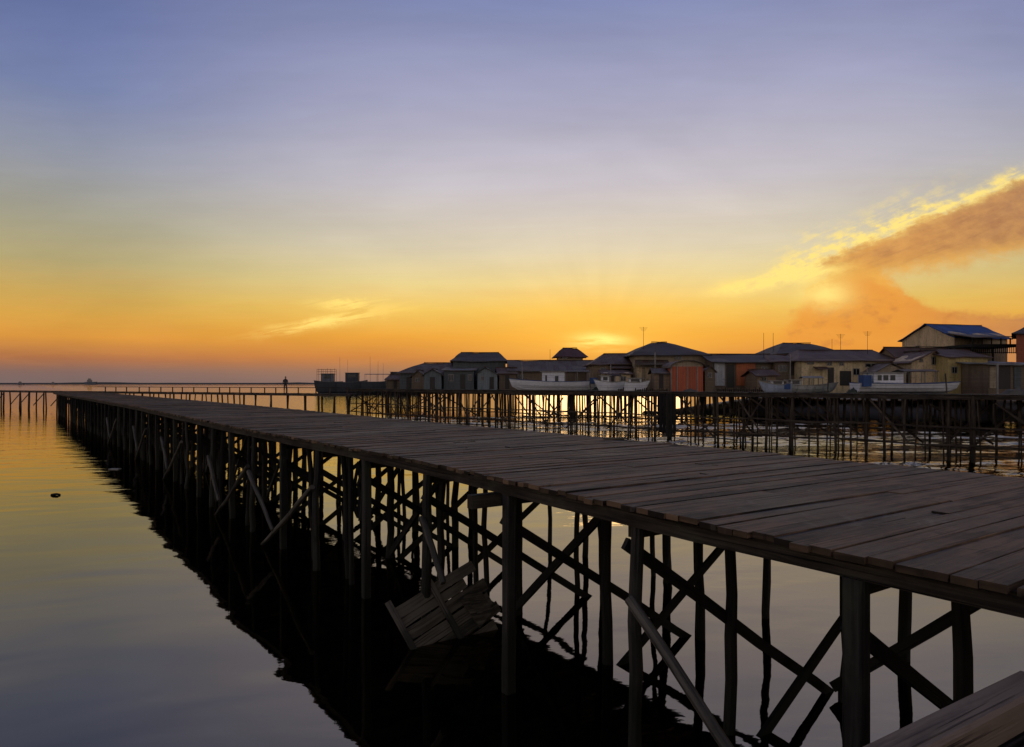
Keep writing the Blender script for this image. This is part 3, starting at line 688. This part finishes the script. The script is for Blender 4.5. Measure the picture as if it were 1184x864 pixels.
# ------------------------------------------------------------------ boats
def boat(label, x0, x1, Y, ysheer, hull, z0=None, bow=-1, cab=(), mast=(), name='fishing_boat', stripe=None, extras=(), rise=.45, group='boats along the village front'):
    """x0, x1 columns of the ends; ysheer row of the gunwale; cab: (x0, x1, ytop, material, windows[(x0,x1,y0,y1,mat)])"""
    cx = xat((x0 + x1) / 2, Y); L = (x1 - x0) * Y / F
    zb = FL if z0 is None else z0
    root = empty(name, (cx, Y, zb)); tag(root, label, 'boat', group)
    zs = zat(ysheer, Y) - zb; B = min(1.5, L * .14); n = 14
    secs = []
    for i in range(n + 1):
        t = i / n                                      # 0 stern, 1 bow
        hb = B * (min(1, .72 + t * .9) if t < .35 else 1 - max(0, (t - .5) / .5) ** 2.2) + .03
        sh = zs + rise * max(0, (t - .45) / .55) ** 2 + .10 * max(0, (.3 - t) / .3)
        kl = .02 + (zs * .55) * max(0, (t - .8) / .2) ** 2
        x = bow * (-L / 2 + L * t); rk = bow * .35 * max(0, (t - .7) / .3)
        c = []
        for (fy, fz) in ((-1, 1), (-.93, .6), (-.72, .25), (-.3, .03), (.3, .03), (.72, .25), (.93, .6), (1, 1), (.9, .93), (-.9, .93)):
            c.append((x + rk * fz, fy * hb, kl + (sh - kl) * fz))
        secs.append(c)
    if bow < 0: secs = [list(reversed(c)) for c in secs]
    mb = MB(); mb.rings(secs, L, tone=.5); hl = mb.build('hull', hull, root, world=False, smooth=False)
    mb = MB()
    for sgn in (-1, 1):
        pts = [Vector((s[0 if bow > 0 else -1][0], sgn * abs(s[0][1] if bow > 0 else s[-1][1]) * 1.0, max(q[2] for q in s) + .02)) for s in secs]
        for a, b2 in zip(pts, pts[1:]): mb.beam(a, b2, .09, .07)
    mb.build('gunwale', stripe or P_TRIM, hl, world=False)
    lx = lambda px: xat(px, Y) - cx
    lz = lambda py: zat(py, Y) - zb
    for (c0, c1, yt, mt, wins) in cab:
        u0, u1 = sorted((lx(c0), lx(c1))); ht = lz(yt); zb0 = zs * .9; by = B * .72
        mb = MB(); mb.box(u0, u1, -by, by, zb0, ht - .07); cb = mb.build('cabin', mt, root, world=False)
        mb = MB(); mb.sheet([(u0 - .25, -by - .2, ht), (u1 + .25, -by - .2, ht), (u1 + .25, by + .2, ht), (u0 - .25, by + .2, ht)], [(0, 1, 2, 3)], .08); mb.build('cabin_roof', P_TRIM if mt is not P_HULLD else P_GREY, cb, world=False)
        for (w0, w1, y0, y1) in wins:
            mb = MB(); mb.box(lx(w0), lx(w1), -by - .03, -by + .04, lz(y1), lz(y0)); mb.build('window', G_PANE, cb, world=False)
    for (px, y0) in mast:
        mb = MB(); mb.log((lx(px), 0, zs * .8), (lx(px) + U(-.06, .06), 0, lz(y0)), .06, .035, n=6, seg=3, wob=.01); mb.build('mast', P_TRIM, root, world=False)
    for ex in extras:
        k, e0, e1, y0, y1, mt = ex; u0, u1 = lx(e0), lx(e1); by = B * .8
        if k == 'canopy':
            mb = MB(); mb.sheet([(u0, -by, lz(y0)), (u1, -by, lz(y0)), (u1, 0, lz(y0) + .18), (u0, 0, lz(y0) + .18), (u1, by, lz(y0)), (u0, by, lz(y0))], [(0, 1, 2, 3), (3, 2, 4, 5)], .05); cn = mb.build('canopy', mt, root, world=False)
            for u in (u0 + .1, (u0 + u1) / 2, u1 - .1):
                for s_ in (-1, 1):
                    mb = MB(); mb.beam((u, s_ * (by - .08), zs * .85), (u, s_ * (by - .08), lz(y0) - .01), .06, .06, up=(0, 1, 0)); mb.build('post', P_TRIM, cn, world=False)
        elif k == 'tarp':
            mb = MB(); mb.box(u0, u1, -B - .04, -B * .3, lz(y1), lz(y0)); mb.build('tarp', mt, root, world=False)
        elif k == 'frame':
            mb = MB()
            for u in [u0 + (u1 - u0) * i / 4 for i in range(5)]:
                for s_ in (-1, 1): mb.beam((u, s_ * by, zs * .8), (u, s_ * by, lz(y0) + U(-.1, .35)), .09, .09, up=(0, 1, 0))
            for s_ in (-1, 1):
                for zz in (lz(y0) - .1, lz(y0) - .9, lz(y1)): mb.beam((u0, s_ * by, zz), (u1, s_ * by, zz), .08, .08)
            mb.build('frame', mt, root, world=False)
    return root
boat('white wooden boat with a tall bow mast, a long cabin and a blue tarp', 592, 690, 79, 441.5, P_WHITE, bow=-1, mast=((604, 419),),
     cab=((627, 652, 429.5, P_WHITE, ((641, 645, 435, 443), (630, 632, 434, 443))),), extras=(('canopy', 652, 681, 430, 440, RF_DARK), ('tarp', 681, 689, 437, 443.5, P_BLUE)), rise=.35, stripe=P_BLUE)
boat('short white boat with a dark canopy and a thin mast, between two white boats', 690, 721, 76, 442, P_WHITE, bow=-1, cab=((695, 704, 434, P_WHITE, ((697, 702, 436, 440),)),), extras=(('canopy', 704, 718, 434.5, 440, RF_DARK),), mast=((706, 421),), rise=.3)
boat('smallest white boat with a flat roof, next to the short canopied one', 722, 748, 74, 442.5, P_WHITE, bow=1, cab=((727, 741, 437, P_WHITE, ((729, 739, 438.3, 441.5),)),), rise=.25)
boat('blue and white motor boat with a leaning stripe, in front of the brown house', 881, 914, 68, 445, m_paint('boat_paleblue', (.36, .42, .52), dirt=.4), bow=-1, cab=((890, 905, 440, P_WHITE, ((893, 903, 441, 444),)),), extras=(('tarp', 905, 912, 444, 450, P_BLUE),), rise=.4, name='motor_boat')
boat('grey-white boat with a canopy on thin posts and a tall pale mast', 908, 965, 68.5, 446, m_paint('boat_greywhite', (.42, .43, .40), dirt=.6), bow=1, cab=((912, 924, 439, P_PALE, ((914, 922, 440.5, 444),)),), mast=((913.5, 410),), extras=(('canopy', 926, 950, 437, 445, P_TRIM),), rise=.3)
boat('large white cabin boat with three square windows and a blue stern, on the right', 988, 1106, 65, 444, P_WHITE, bow=1, cab=((1004, 1038, 430.5, P_WHITE, ((1008.5, 1013, 434, 440), (1015, 1020.5, 434, 440), (1023, 1028.5, 434, 440))),), extras=(('canopy', 1038, 1078, 429.5, 440, RF_GREY), ('tarp', 990, 999, 434, 447, P_BLUE)), rise=.18, stripe=P_BLUE, mast=((1003, 424), (1081, 428)))
# dark boats moored off the left end
boat('dark fishing boat with a square pole framework above its deck', 364, 396, 250, 441.5, P_HULLD, z0=-.5, bow=-1, cab=((372, 386, 432, P_GREY, ((375, 382, 434, 438),)),), extras=(('frame', 367.5, 388, 427, 433, M['dark']),), name='framed_boat', rise=.5, group='dark boats moored left of the village')
boat('dark low boat with a raised wheelhouse, right of the framed boat', 390, 424, 246, 442, P_HULLD, z0=-.5, bow=1, cab=((400, 415, 431, P_HULLD, ((403, 412, 433, 436.5),)),), mast=((393, 413), (402, 416)), rise=.8, group='dark boats moored left of the village')
boat('dark boat with a long flat canopy and several thin poles', 418, 456, 242, 441.5, P_HULLD, z0=-.5, bow=1, cab=(), mast=((428, 412), (437, 418), (443, 420)), extras=(('canopy', 422, 450, 433, 440, P_GREY),), rise=.6, group='dark boats moored left of the village')
boat('dark boat lying close to the leftmost house with a squat cabin', 446, 486, 236, 442, P_HULLD, z0=-.5, bow=-1, cab=((452, 470, 430, P_HULLD, ((456, 466, 432.5, 436),)),), rise=.6, group='dark boats moored left of the village')
# heaps of net on the boardwalk
m_net = m_plain('net_green', (.05, .06, .04), .9); m_net2 = m_plain('net_grey', (.12, .11, .09), .9)
for q, ln, h, mt, lb in ((46.5, 2.6, .75, m_net, 'dark green heap of fishing net before the tallest hip roofed house'), (36.3, 1.6, .5, m_net2, 'grey heap of net between the two picket fences'), (8.0, 2.2, .6, m_net2, 'grey heap of net and boards in front of the olive house'), (21.0, 1.5, .6, m_net, 'small dark green net heap behind the motor boat'), (2.2, 1.6, .45, m_net, 'low dark green net heap by the leaning mooring pole')):
    mb = MB(); na, nb = 12, 7; top = []
    for i in range(na):
        for j in range(nb):
            a, b = i / (na - 1) * 2 - 1, j / (nb - 1) * 2 - 1; e = max(0, 1 - a * a) * max(0, 1 - b * b)
            p0 = BW.off(q + a * ln / 2, 1.2 + b * .8, FL + .03 + h * e ** .6 * U(.65, 1.15)); top.append(tuple(p0))
    mb.sheet(top, [(i * nb + j, i * nb + j + 1, (i + 1) * nb + j + 1, (i + 1) * nb + j) for i in range(na - 1) for j in range(nb - 1)], .025)
    tag(mb.build('net_heap', mt), lb, 'fishing net', 'net heaps on the boardwalk')
# antenna poles
for (px, y0, y1, Y, lb) in ((744, 378, 402, 84, 'thin antenna pole left of the tallest hip roof'), (883, 385, 410, 80, 'thin antenna pole on the ridge of the orange-fronted house'), (972, 386, 402, 80, 'antenna pole beside the broad hip roof, with crossbars'), (1003, 383, 404, 78, 'tall antenna pole over the straight rusty roof'), (894, 385, 410, 84, 'lean antenna pole left of the broad hip roof'), (636, 404, 418, 96, 'short antenna pole left of the red upper roof'), (962, 392, 402, 85, 'short plain pole right of the broad hip roof ridge')):
    e = empty('antenna', (xat(px, Y), Y, 0)); tag(e, lb, 'antenna', 'antennas over the village roofs')
    mb = MB(); mb.log((xat(px, Y), Y, zat(y1, Y) - 4), (xat(px, Y), Y, zat(y0, Y)), .03, .02, n=6, seg=2, wob=0); mb.build('pole', M['dark'], e)
    if px in (972, 1003, 744):
        mb = MB(); z = zat(y0, Y) - .1
        for k in range(4): mb.beam((xat(px, Y) - .5 + k * .08, Y, z - k * .13), (xat(px, Y) + .5 - k * .08, Y, z - k * .13), .02, .02)
        mb.build('aerial', M['dark'], e)

# ------------------------------------------------------------------ water, far shore
def m_water():
    m, nt, b = new_mat('sea_water')
    geo = nt.nodes.new('ShaderNodeNewGeometry'); P = E(nt, geo.outputs['Position']); x, y, z = sep(nt, P)
    xr, yr = x * .94 + y * .34, y * .94 - x * .34
    swell = noise(nt, comb(nt, xr * .19, yr * .46), 1.0, 2, .45, .4)
    mid = noise(nt, comb(nt, x * .6, y * 1.7), 1.0, 2, .5, .4)
    fine = noise(nt, comb(nt, x * 3.2, y * 5.0), 1.0, 3, .55, .2)
    patch = noise(nt, comb(nt, x * .05, y * .12), 1.0, 2, .5).sm(.38, .66)
    far = y.sm(12.0, 40.0)
    lee = (x + y * .70 - 15.0).sm(0.0, 14.0)         # ruffled water between the piers and the village
    chop = noise(nt, comb(nt, xr * 1.1, yr * 2.6), 1.0, 3, .6, .6)
    b1 = bump(nt, None, swell, .026)
    b2 = bump(nt, None, mid * (patch * .18 + .05 + far * 1.3), .014, chain=b1)
    strk = noise(nt, comb(nt, xr * .22, yr * .55, 3.0), 1.0, 4, .6, .6).sm(.40, .58)
    b2 = bump(nt, None, chop * lee * (strk * .9 + .1), .022, chain=b2)
    bump(nt, b, fine * (patch * .3 + .08 + far * 1.0 + lee * 1.5), .0035, chain=b2)
    b.inputs['Base Color'].default_value = (.010, .018, .014, 1)
    b.inputs['Roughness'].default_value = .02
    b.inputs['IOR'].default_value = 3.5
    b.inputs['Specular Tint'].default_value = (1, .83, .57, 1)
    return m
import numpy as np
def make_water():
    """one sheet: flat far out, real wavelets where the breeze ruffles the water between the piers and the village"""
    rng = np.random.default_rng(5)
    X0, X1, Y0, Y1 = -34.0, 66.0, 14.0, 76.0
    nx, ny = 380, 540
    gx, gy = np.meshgrid(np.linspace(X0, X1, nx), np.linspace(Y0, Y1, ny))
    sm = lambda v: np.clip(v, 0, 1) ** 2 * (3 - 2 * np.clip(v, 0, 1))
    mask = sm((gx + .7 * gy - 15) / 12) * sm((gx - X0) / 6) * sm((X1 - gx) / 5) * sm((Y1 - gy) / 4) * sm((gy - Y0) / 3)
    env = np.zeros_like(gx)
    for _ in range(9):
        a = rng.normal(0, .35); lam = rng.uniform(4, 16); env += np.sin((gx * np.sin(a) * .4 + gy * np.cos(a)) * 6.2832 / lam + rng.uniform(0, 6.28))
    env = .55 + .55 * np.tanh(env * .6)
    h = np.zeros_like(gx); N = 46; slope = .115 * math.sqrt(2 / N)
    for _ in range(N):
        a = rng.normal(.15, .55); lam = .62 * (4.2 ** rng.uniform(0, 1)); k = 6.2832 / lam
        h += slope / k * np.sin((gx * np.sin(a) + gy * np.cos(a)) * k + rng.uniform(0, 6.28))
    z = h * mask * env
    co = np.stack([gx, gy, z], -1).reshape(-1, 3)
    b = 9000.0
    outer = np.array([(-b, -150, 0), (b, -150, 0), (b, 14000, 0), (-b, 14000, 0)], float)
    n0 = len(co); co = np.vstack([co, outer])
    idx = np.arange(nx * ny).reshape(ny, nx)
    q = np.stack([idx[:-1, :-1], idx[:-1, 1:], idx[1:, 1:], idx[1:, :-1]], -1).reshape(-1, 4)
    c0, c1, c2, c3 = idx[0, 0], idx[0, -1], idx[-1, -1], idx[-1, 0]
    q = np.vstack([q, [[n0, n0 + 1, c1, c0], [n0 + 1, n0 + 2, c2, c1], [n0 + 2, n0 + 3, c3, c2], [n0 + 3, n0, c0, c3]]])
    me = bpy.data.meshes.new('water'); me.vertices.add(len(co)); me.vertices.foreach_set('co', co.ravel())
    me.loops.add(q.size); me.loops.foreach_set('vertex_index', q.ravel().astype(np.int32))
    me.polygons.add(len(q)); me.polygons.foreach_set('loop_start', (np.arange(len(q)) * 4).astype(np.int32))
    me.update(calc_edges=True); me.validate(); me.shade_smooth(); me.materials.append(m_water())
    ob = bpy.data.objects.new('water', me); COL.objects.link(ob)
    return ob
tag(make_water(), 'calm sea mirroring the sunset sky', None, None, 'structure')
mb = MB(); Yh = 6200; n = 90
prof = []
for i in range(n + 1):
    px = -260 + 1500 * i / n
    h = 9 + 9 * max(0, math.sin(i * .35) * .5 + math.sin(i * .9 + 1) * .3 + U(-.3, .3)) + 4
    prof.append((xat(px, Yh), h))
rs = [[(x, Yh, -2), (x, Yh + 30, h * .8), (x, Yh + 130, h), (x, Yh + 500, -2)] for x, h in prof]
mb.rings(rs, 3000, tone=.5); hm, nt, b = new_mat('far_shore_scrub'); b.inputs['Roughness'].default_value = 1
c = mixc(nt, noise(nt, None, .01, 5), (.07, .075, .06), (.12, .115, .10)); setc(nt, b, c)
tag(mb.build('hills', hm), 'thin far shore along the sea horizon', None, None, 'structure')
# tiny far vessels
for (px, wpx, hpx, lb) in ((105, 14, 7, 'tiny grey ship on the horizon straight above the end of the broad pier'), (24, 8, 3.5, 'tiny dark low vessel on the horizon near the left edge'), (62, 7, 3, 'faint low barge on the horizon between the two other vessels')):
    Y = 3800; X = xat(px, Y); L = wpx * Y / F; Hh = hpx * Y / F
    e = empty('far_ship', (X, Y, 0)); tag(e, lb, 'ship', 'ships on the horizon')
    mb = MB(); mb.rings([[(-L / 2, -5, 0), (L / 2 - 4, -5, 0), (L / 2, -5, Hh * .45), (-L / 2, -5, Hh * .4)], [(-L / 2, 5, 0), (L / 2 - 4, 5, 0), (L / 2, 5, Hh * .45), (-L / 2, 5, Hh * .4)]], 10, tone=.5); mb.build('hull', P_GREY, e, world=False)
    mb = MB(); mb.box(-L * .28, L * .08, -4, 4, Hh * .4, Hh * .8); mb.box(-L * .2, -L * .02, -3, 3, Hh * .8, Hh); mb.build('superstructure', P_TRIM, e, world=False)

# ------------------------------------------------------------------ sky
SUN_AZ, SUN_EL = math.atan2(103, 800), math.atan2(50, 800)
wld = bpy.data.worlds.new('World'); S.world = wld; wld.use_nodes = True
nt = wld.node_tree; nt.nodes.clear()
tc = nt.nodes.new('ShaderNodeTexCoord'); G = E(nt, tc.outputs['Generated']); x, y, z = sep(nt, G)
hor = (x * x + y * y).mx(1e-6).pw(.5)
T = (z / hor).mx(0.0) * F                              # tangent of elevation, in the same units as the photograph's rows
yy = y.mx(.02); Uc, Vc = x / yy * F, z / yy * F        # tangents of azimuth and elevation about due west
front = y.sm(.05, .3)
RNG = 900.0
def rp(stops): return ramp(nt, T / RNG, [(t / RNG, lin(c)) for t, c in stops])
mid = rp([(0, (140, 112, 102)), (14, (160, 118, 92)), (30, (208, 132, 66)), (54, (238, 164, 60)), (84, (242, 200, 98)), (116, (234, 212, 146)), (156, (220, 208, 180)), (228, (200, 194, 201)), (320, (168, 168, 194)), (440, (128, 138, 180)), (620, (112, 120, 158)), (900, (100, 104, 132))])
left = rp([(0, (122, 104, 102)), (12, (134, 106, 98)), (26, (180, 116, 74)), (46, (222, 152, 64)), (66, (218, 164, 72)), (90, (206, 170, 92)), (122, (184, 170, 122)), (164, (166, 162, 142)), (222, (148, 152, 166)), (290, (120, 132, 172)), (370, (102, 115, 162)), (620, (98, 106, 144)), (900, (98, 102, 130))])
back = rp([(0, (170, 156, 158)), (60, (253, 236, 222)), (150, (252, 236, 226)), (300, (196, 186, 190)), (620, (116, 118, 146)), (900, (98, 102, 130))])  # unseen sky behind the camera, brightened as added fill light for the village fronts
saz = (x * math.sin(SUN_AZ) + y * math.cos(SUN_AZ)) / hor
c = mixc(nt, saz.sm(.76, 1.0), left, mid)
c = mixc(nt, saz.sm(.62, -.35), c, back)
# thin uneven haze
mot = noise(nt, comb(nt, Uc / 300.0, Vc / 110.0, 2.0), 1.0, 5, .55, .4); mo2 = noise(nt, comb(nt, Uc / 150.0, Vc / 20.0, 9.0), 1.0, 4, .6)
mm = 1.0 + ((mot - .5) * .34 + (mo2 - .5) * .13) * front
mulc = nt.nodes.new('ShaderNodeVectorMath'); mulc.operation = 'MULTIPLY'; nt.links.new(c.k, mulc.inputs[0]); nt.links.new(comb(nt, mm, mm, mm).k, mulc.inputs[1]); c = E(nt, mulc.outputs[0])
# clouds
nv = comb(nt, Uc / 60.0, Vc / 34.0)
n1 = noise(nt, nv, 1.0, 5, .6, .3); n2 = noise(nt, comb(nt, Uc / 120.0 + 7.0, Vc / 16.0), 1.0, 5, .6, .5); n3 = noise(nt, comb(nt, Uc / 22.0, Vc / 14.0 + 3.0), 1.0, 4, .6)
n4 = noise(nt, comb(nt, Uc / 9.0, Vc / 6.0 + 5.0), 1.0, 4, .65)
w1 = (n1 - .5) * 46.0 + (n3 - .5) * 26.0 + (n4 - .5) * 22.0
al = Uc * .93 + Vc * .37; ac = Vc * .93 - Uc * .37
n5 = noise(nt, comb(nt, al / 70.0, ac / 7.0, 4.0), 1.0, 5, .62, .5)
vup = 137.0 + (Uc - 338.0) * .40; vlo = 106.0 + (Uc - 338.0) * .17
up_d = vup - Vc + w1 * .55
band = up_d.sm(-3.0, 5.0) * (Vc - vlo + w1 * .6).sm(-10.0, 16.0) * (Uc + w1 * .8).sm(325.0, 372.0)
vt = 82.0 + (Uc.gauss(396.0, 66.0)) * 62.0
low = (vt - Vc + w1 * .5).sm(-5.0, 9.0) * (Uc - (Vc * .55) + w1 * .7).sm(272.0, 296.0)
cl = mixc(nt, Uc.sm(360.0, 640.0), lin((216, 146, 66)), lin((176, 122, 80)))
lowc = mixc(nt, Uc.sm(430.0, 600.0), lin((232, 150, 60)), lin((184, 124, 84)))
lowc = mixc(nt, (n2 - .3).mx(0.0), lowc, lin((240, 165, 70)))
lowc = mixc(nt, (n3 * .5 + n1 * .5).sm(.50, .66) * .6, lowc, lin((196, 122, 62)))
lowc = mixc(nt, ((vt - Vc + w1 * .5).gauss(6.0, 9.0)) * .55 * Uc.sm(470.0, 400.0), lowc, lin((255, 206, 98)))
cl = mixc(nt, (n1 * .5 + n5 * .5).sm(.46, .64) * .7, cl, lin((168, 108, 66)))
cl = mixc(nt, (n3 - .4).mx(0.0) * 1.2, cl, lin((242, 176, 92)))
cl = mixc(nt, (Vc - vlo).gauss(4.0, 13.0) * .6, cl, lin((244, 184, 84)))
rim = ((up_d * -1.0).gauss(3.5, 8.5)) * Uc.sm(250.0, 335.0) * ((n5 * .5 + n3 * .5).sm(.38, .58) * .75 + .25)
veil = ((up_d * -1.0).gauss(14.0, 17.0)) * Uc.sm(270.0, 350.0) * Uc.sm(560.0, 430.0) * (n5 * .45 + n3 * .55).sm(.42, .60) * .9
tail = (Vc - (106.0 + (Uc - 223.0) * .17) + w1 * .25).gauss(0.0, 8.0) * Uc.sm(205.0, 260.0) * Uc.sm(420.0, 330.0) * ((n5 * .5 + n3 * .5).sm(.36, .56) * .7 + .3)
blob = Uc.gauss(362.0, 30.0) * (Vc + w1 * .4).gauss(104.0, 15.0) * 1.2
wl = Vc - (60.0 + (Uc + 287.0) * .17)
n6 = noise(nt, comb(nt, Uc / 52.0, wl / 5.5, 8.0), 1.0, 5, .62, .5)
wisp = ((wl + w1 * .28).gauss(0.0, 6.5) * Uc.gauss(-212.0, 66.0) + (Vc - (92.0 + (Uc + 190.0) * .02) + w1 * .35).gauss(0.0, 5.5) * Uc.gauss(-190.0, 34.0)).mn(1.0) * n6.sm(.34, .54)
haze = n2.sm(.45, .75) * T.sm(150.0, 60.0) * T.sm(8.0, 30.0)
YEL = tuple(v * 1.06 for v in lin((255, 226, 128)))
c = mixc(nt, haze * .18, c, lin((225, 150, 80)))
c = mixc(nt, (low * front) * .96, c, lowc)
c = mixc(nt, (band * front) * .92, c, cl)
c = mixc(nt, ((rim + tail * 1.25 + blob * .85 + veil * .8).mn(1.0) * front) * .95, c, YEL)
c = mixc(nt, (wisp * front) * .95, c, tuple(v * 1.12 for v in lin((255, 220, 118))))
ang = (Vc - 30.0)._m('ARCTAN2', Uc - 103.0)
ray = (noise(nt, comb(nt, ang * 5.0, 0.0, 1.0), 1.0, 2, .5) - .5) * Uc.gauss(103.0, 210.0) * Vc.gauss(80.0, 90.0) * front
rm = 1.0 + ray * .16
mu2 = nt.nodes.new('ShaderNodeVectorMath'); mu2.operation = 'MULTIPLY'; nt.links.new(c.k, mu2.inputs[0]); nt.links.new(comb(nt, rm, rm, rm).k, mu2.inputs[1]); c = E(nt, mu2.outputs[0])
sg = (Uc.gauss(103.0, 30.0) * (Vc + (n2 - .5) * 22.0).gauss(50.0, 8.0)).mn(1.0)
sg2 = Uc.gauss(103.0, 150.0) * Vc.gauss(58.0, 46.0)
c = mixc(nt, sg2 * front * .6, c, lin((255, 190, 66)))
c = mixc(nt, sg * front * (n2.sm(.28, .5)), c, tuple(v * 1.15 for v in lin((255, 234, 128))))
sky = nt.nodes.new('ShaderNodeTexSky'); sky.sky_type = 'NISHITA'; sky.sun_disc = False; sky.sun_elevation = SUN_EL; sky.sun_rotation = SUN_AZ; sky.dust_density = 3
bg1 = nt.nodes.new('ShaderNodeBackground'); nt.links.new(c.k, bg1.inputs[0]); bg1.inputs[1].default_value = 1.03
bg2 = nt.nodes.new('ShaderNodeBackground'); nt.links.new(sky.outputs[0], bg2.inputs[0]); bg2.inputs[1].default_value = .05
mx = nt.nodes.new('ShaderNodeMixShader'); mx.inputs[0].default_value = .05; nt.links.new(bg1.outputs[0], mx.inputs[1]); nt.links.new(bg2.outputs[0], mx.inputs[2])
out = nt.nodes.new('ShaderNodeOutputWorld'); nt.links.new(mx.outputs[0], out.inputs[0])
sl = bpy.data.lights.new('sun', 'SUN'); sl.energy = .12; sl.angle = R(14.0); sl.color = (1, .62, .28)
so = bpy.data.objects.new('sun', sl); COL.objects.link(so)
sd = Vector((math.sin(SUN_AZ) * math.cos(SUN_EL), math.cos(SUN_AZ) * math.cos(SUN_EL), math.sin(SUN_EL)))
so.rotation_euler = sd.to_track_quat('Z', 'Y').to_euler(); so.location = (10, 60, 40)

# evening haze over the sea; the sky stays outside it
hz, nt, b = new_mat('sea_haze'); nt.nodes.remove(b)
pv = nt.nodes.new('ShaderNodeVolumePrincipled'); pv.inputs['Color'].default_value = (.85, .85, .85, 1); pv.inputs['Density'].default_value = .00008; pv.inputs['Anisotropy'].default_value = .2
nt.links.new(pv.outputs[0], nt.nodes['Material Output'].inputs['Volume'])
mb = MB(); mb.box(-9100, 9100, -170, 14100, -2.2, 60); tag(mb.build('haze', hz), 'faint evening haze over the sea', None, None, 'stuff')
# ------------------------------------------------------------------ camera and render
cd = bpy.data.cameras.new('camera'); cam = bpy.data.objects.new('camera', cd); COL.objects.link(cam)
cam.location = (0, 0, HC); cam.rotation_euler = (R(90), 0, 0)
cd.sensor_width = 36; cd.lens = 36 * F / 1184; cd.shift_y = 12 / 1184; cd.clip_end = 20000; cd.clip_start = .05
S.camera = cam
S.render.engine = 'CYCLES'
S.view_settings.view_transform = 'Standard'; S.view_settings.look = 'None'; S.view_settings.exposure = 0; S.view_settings.gamma = 1
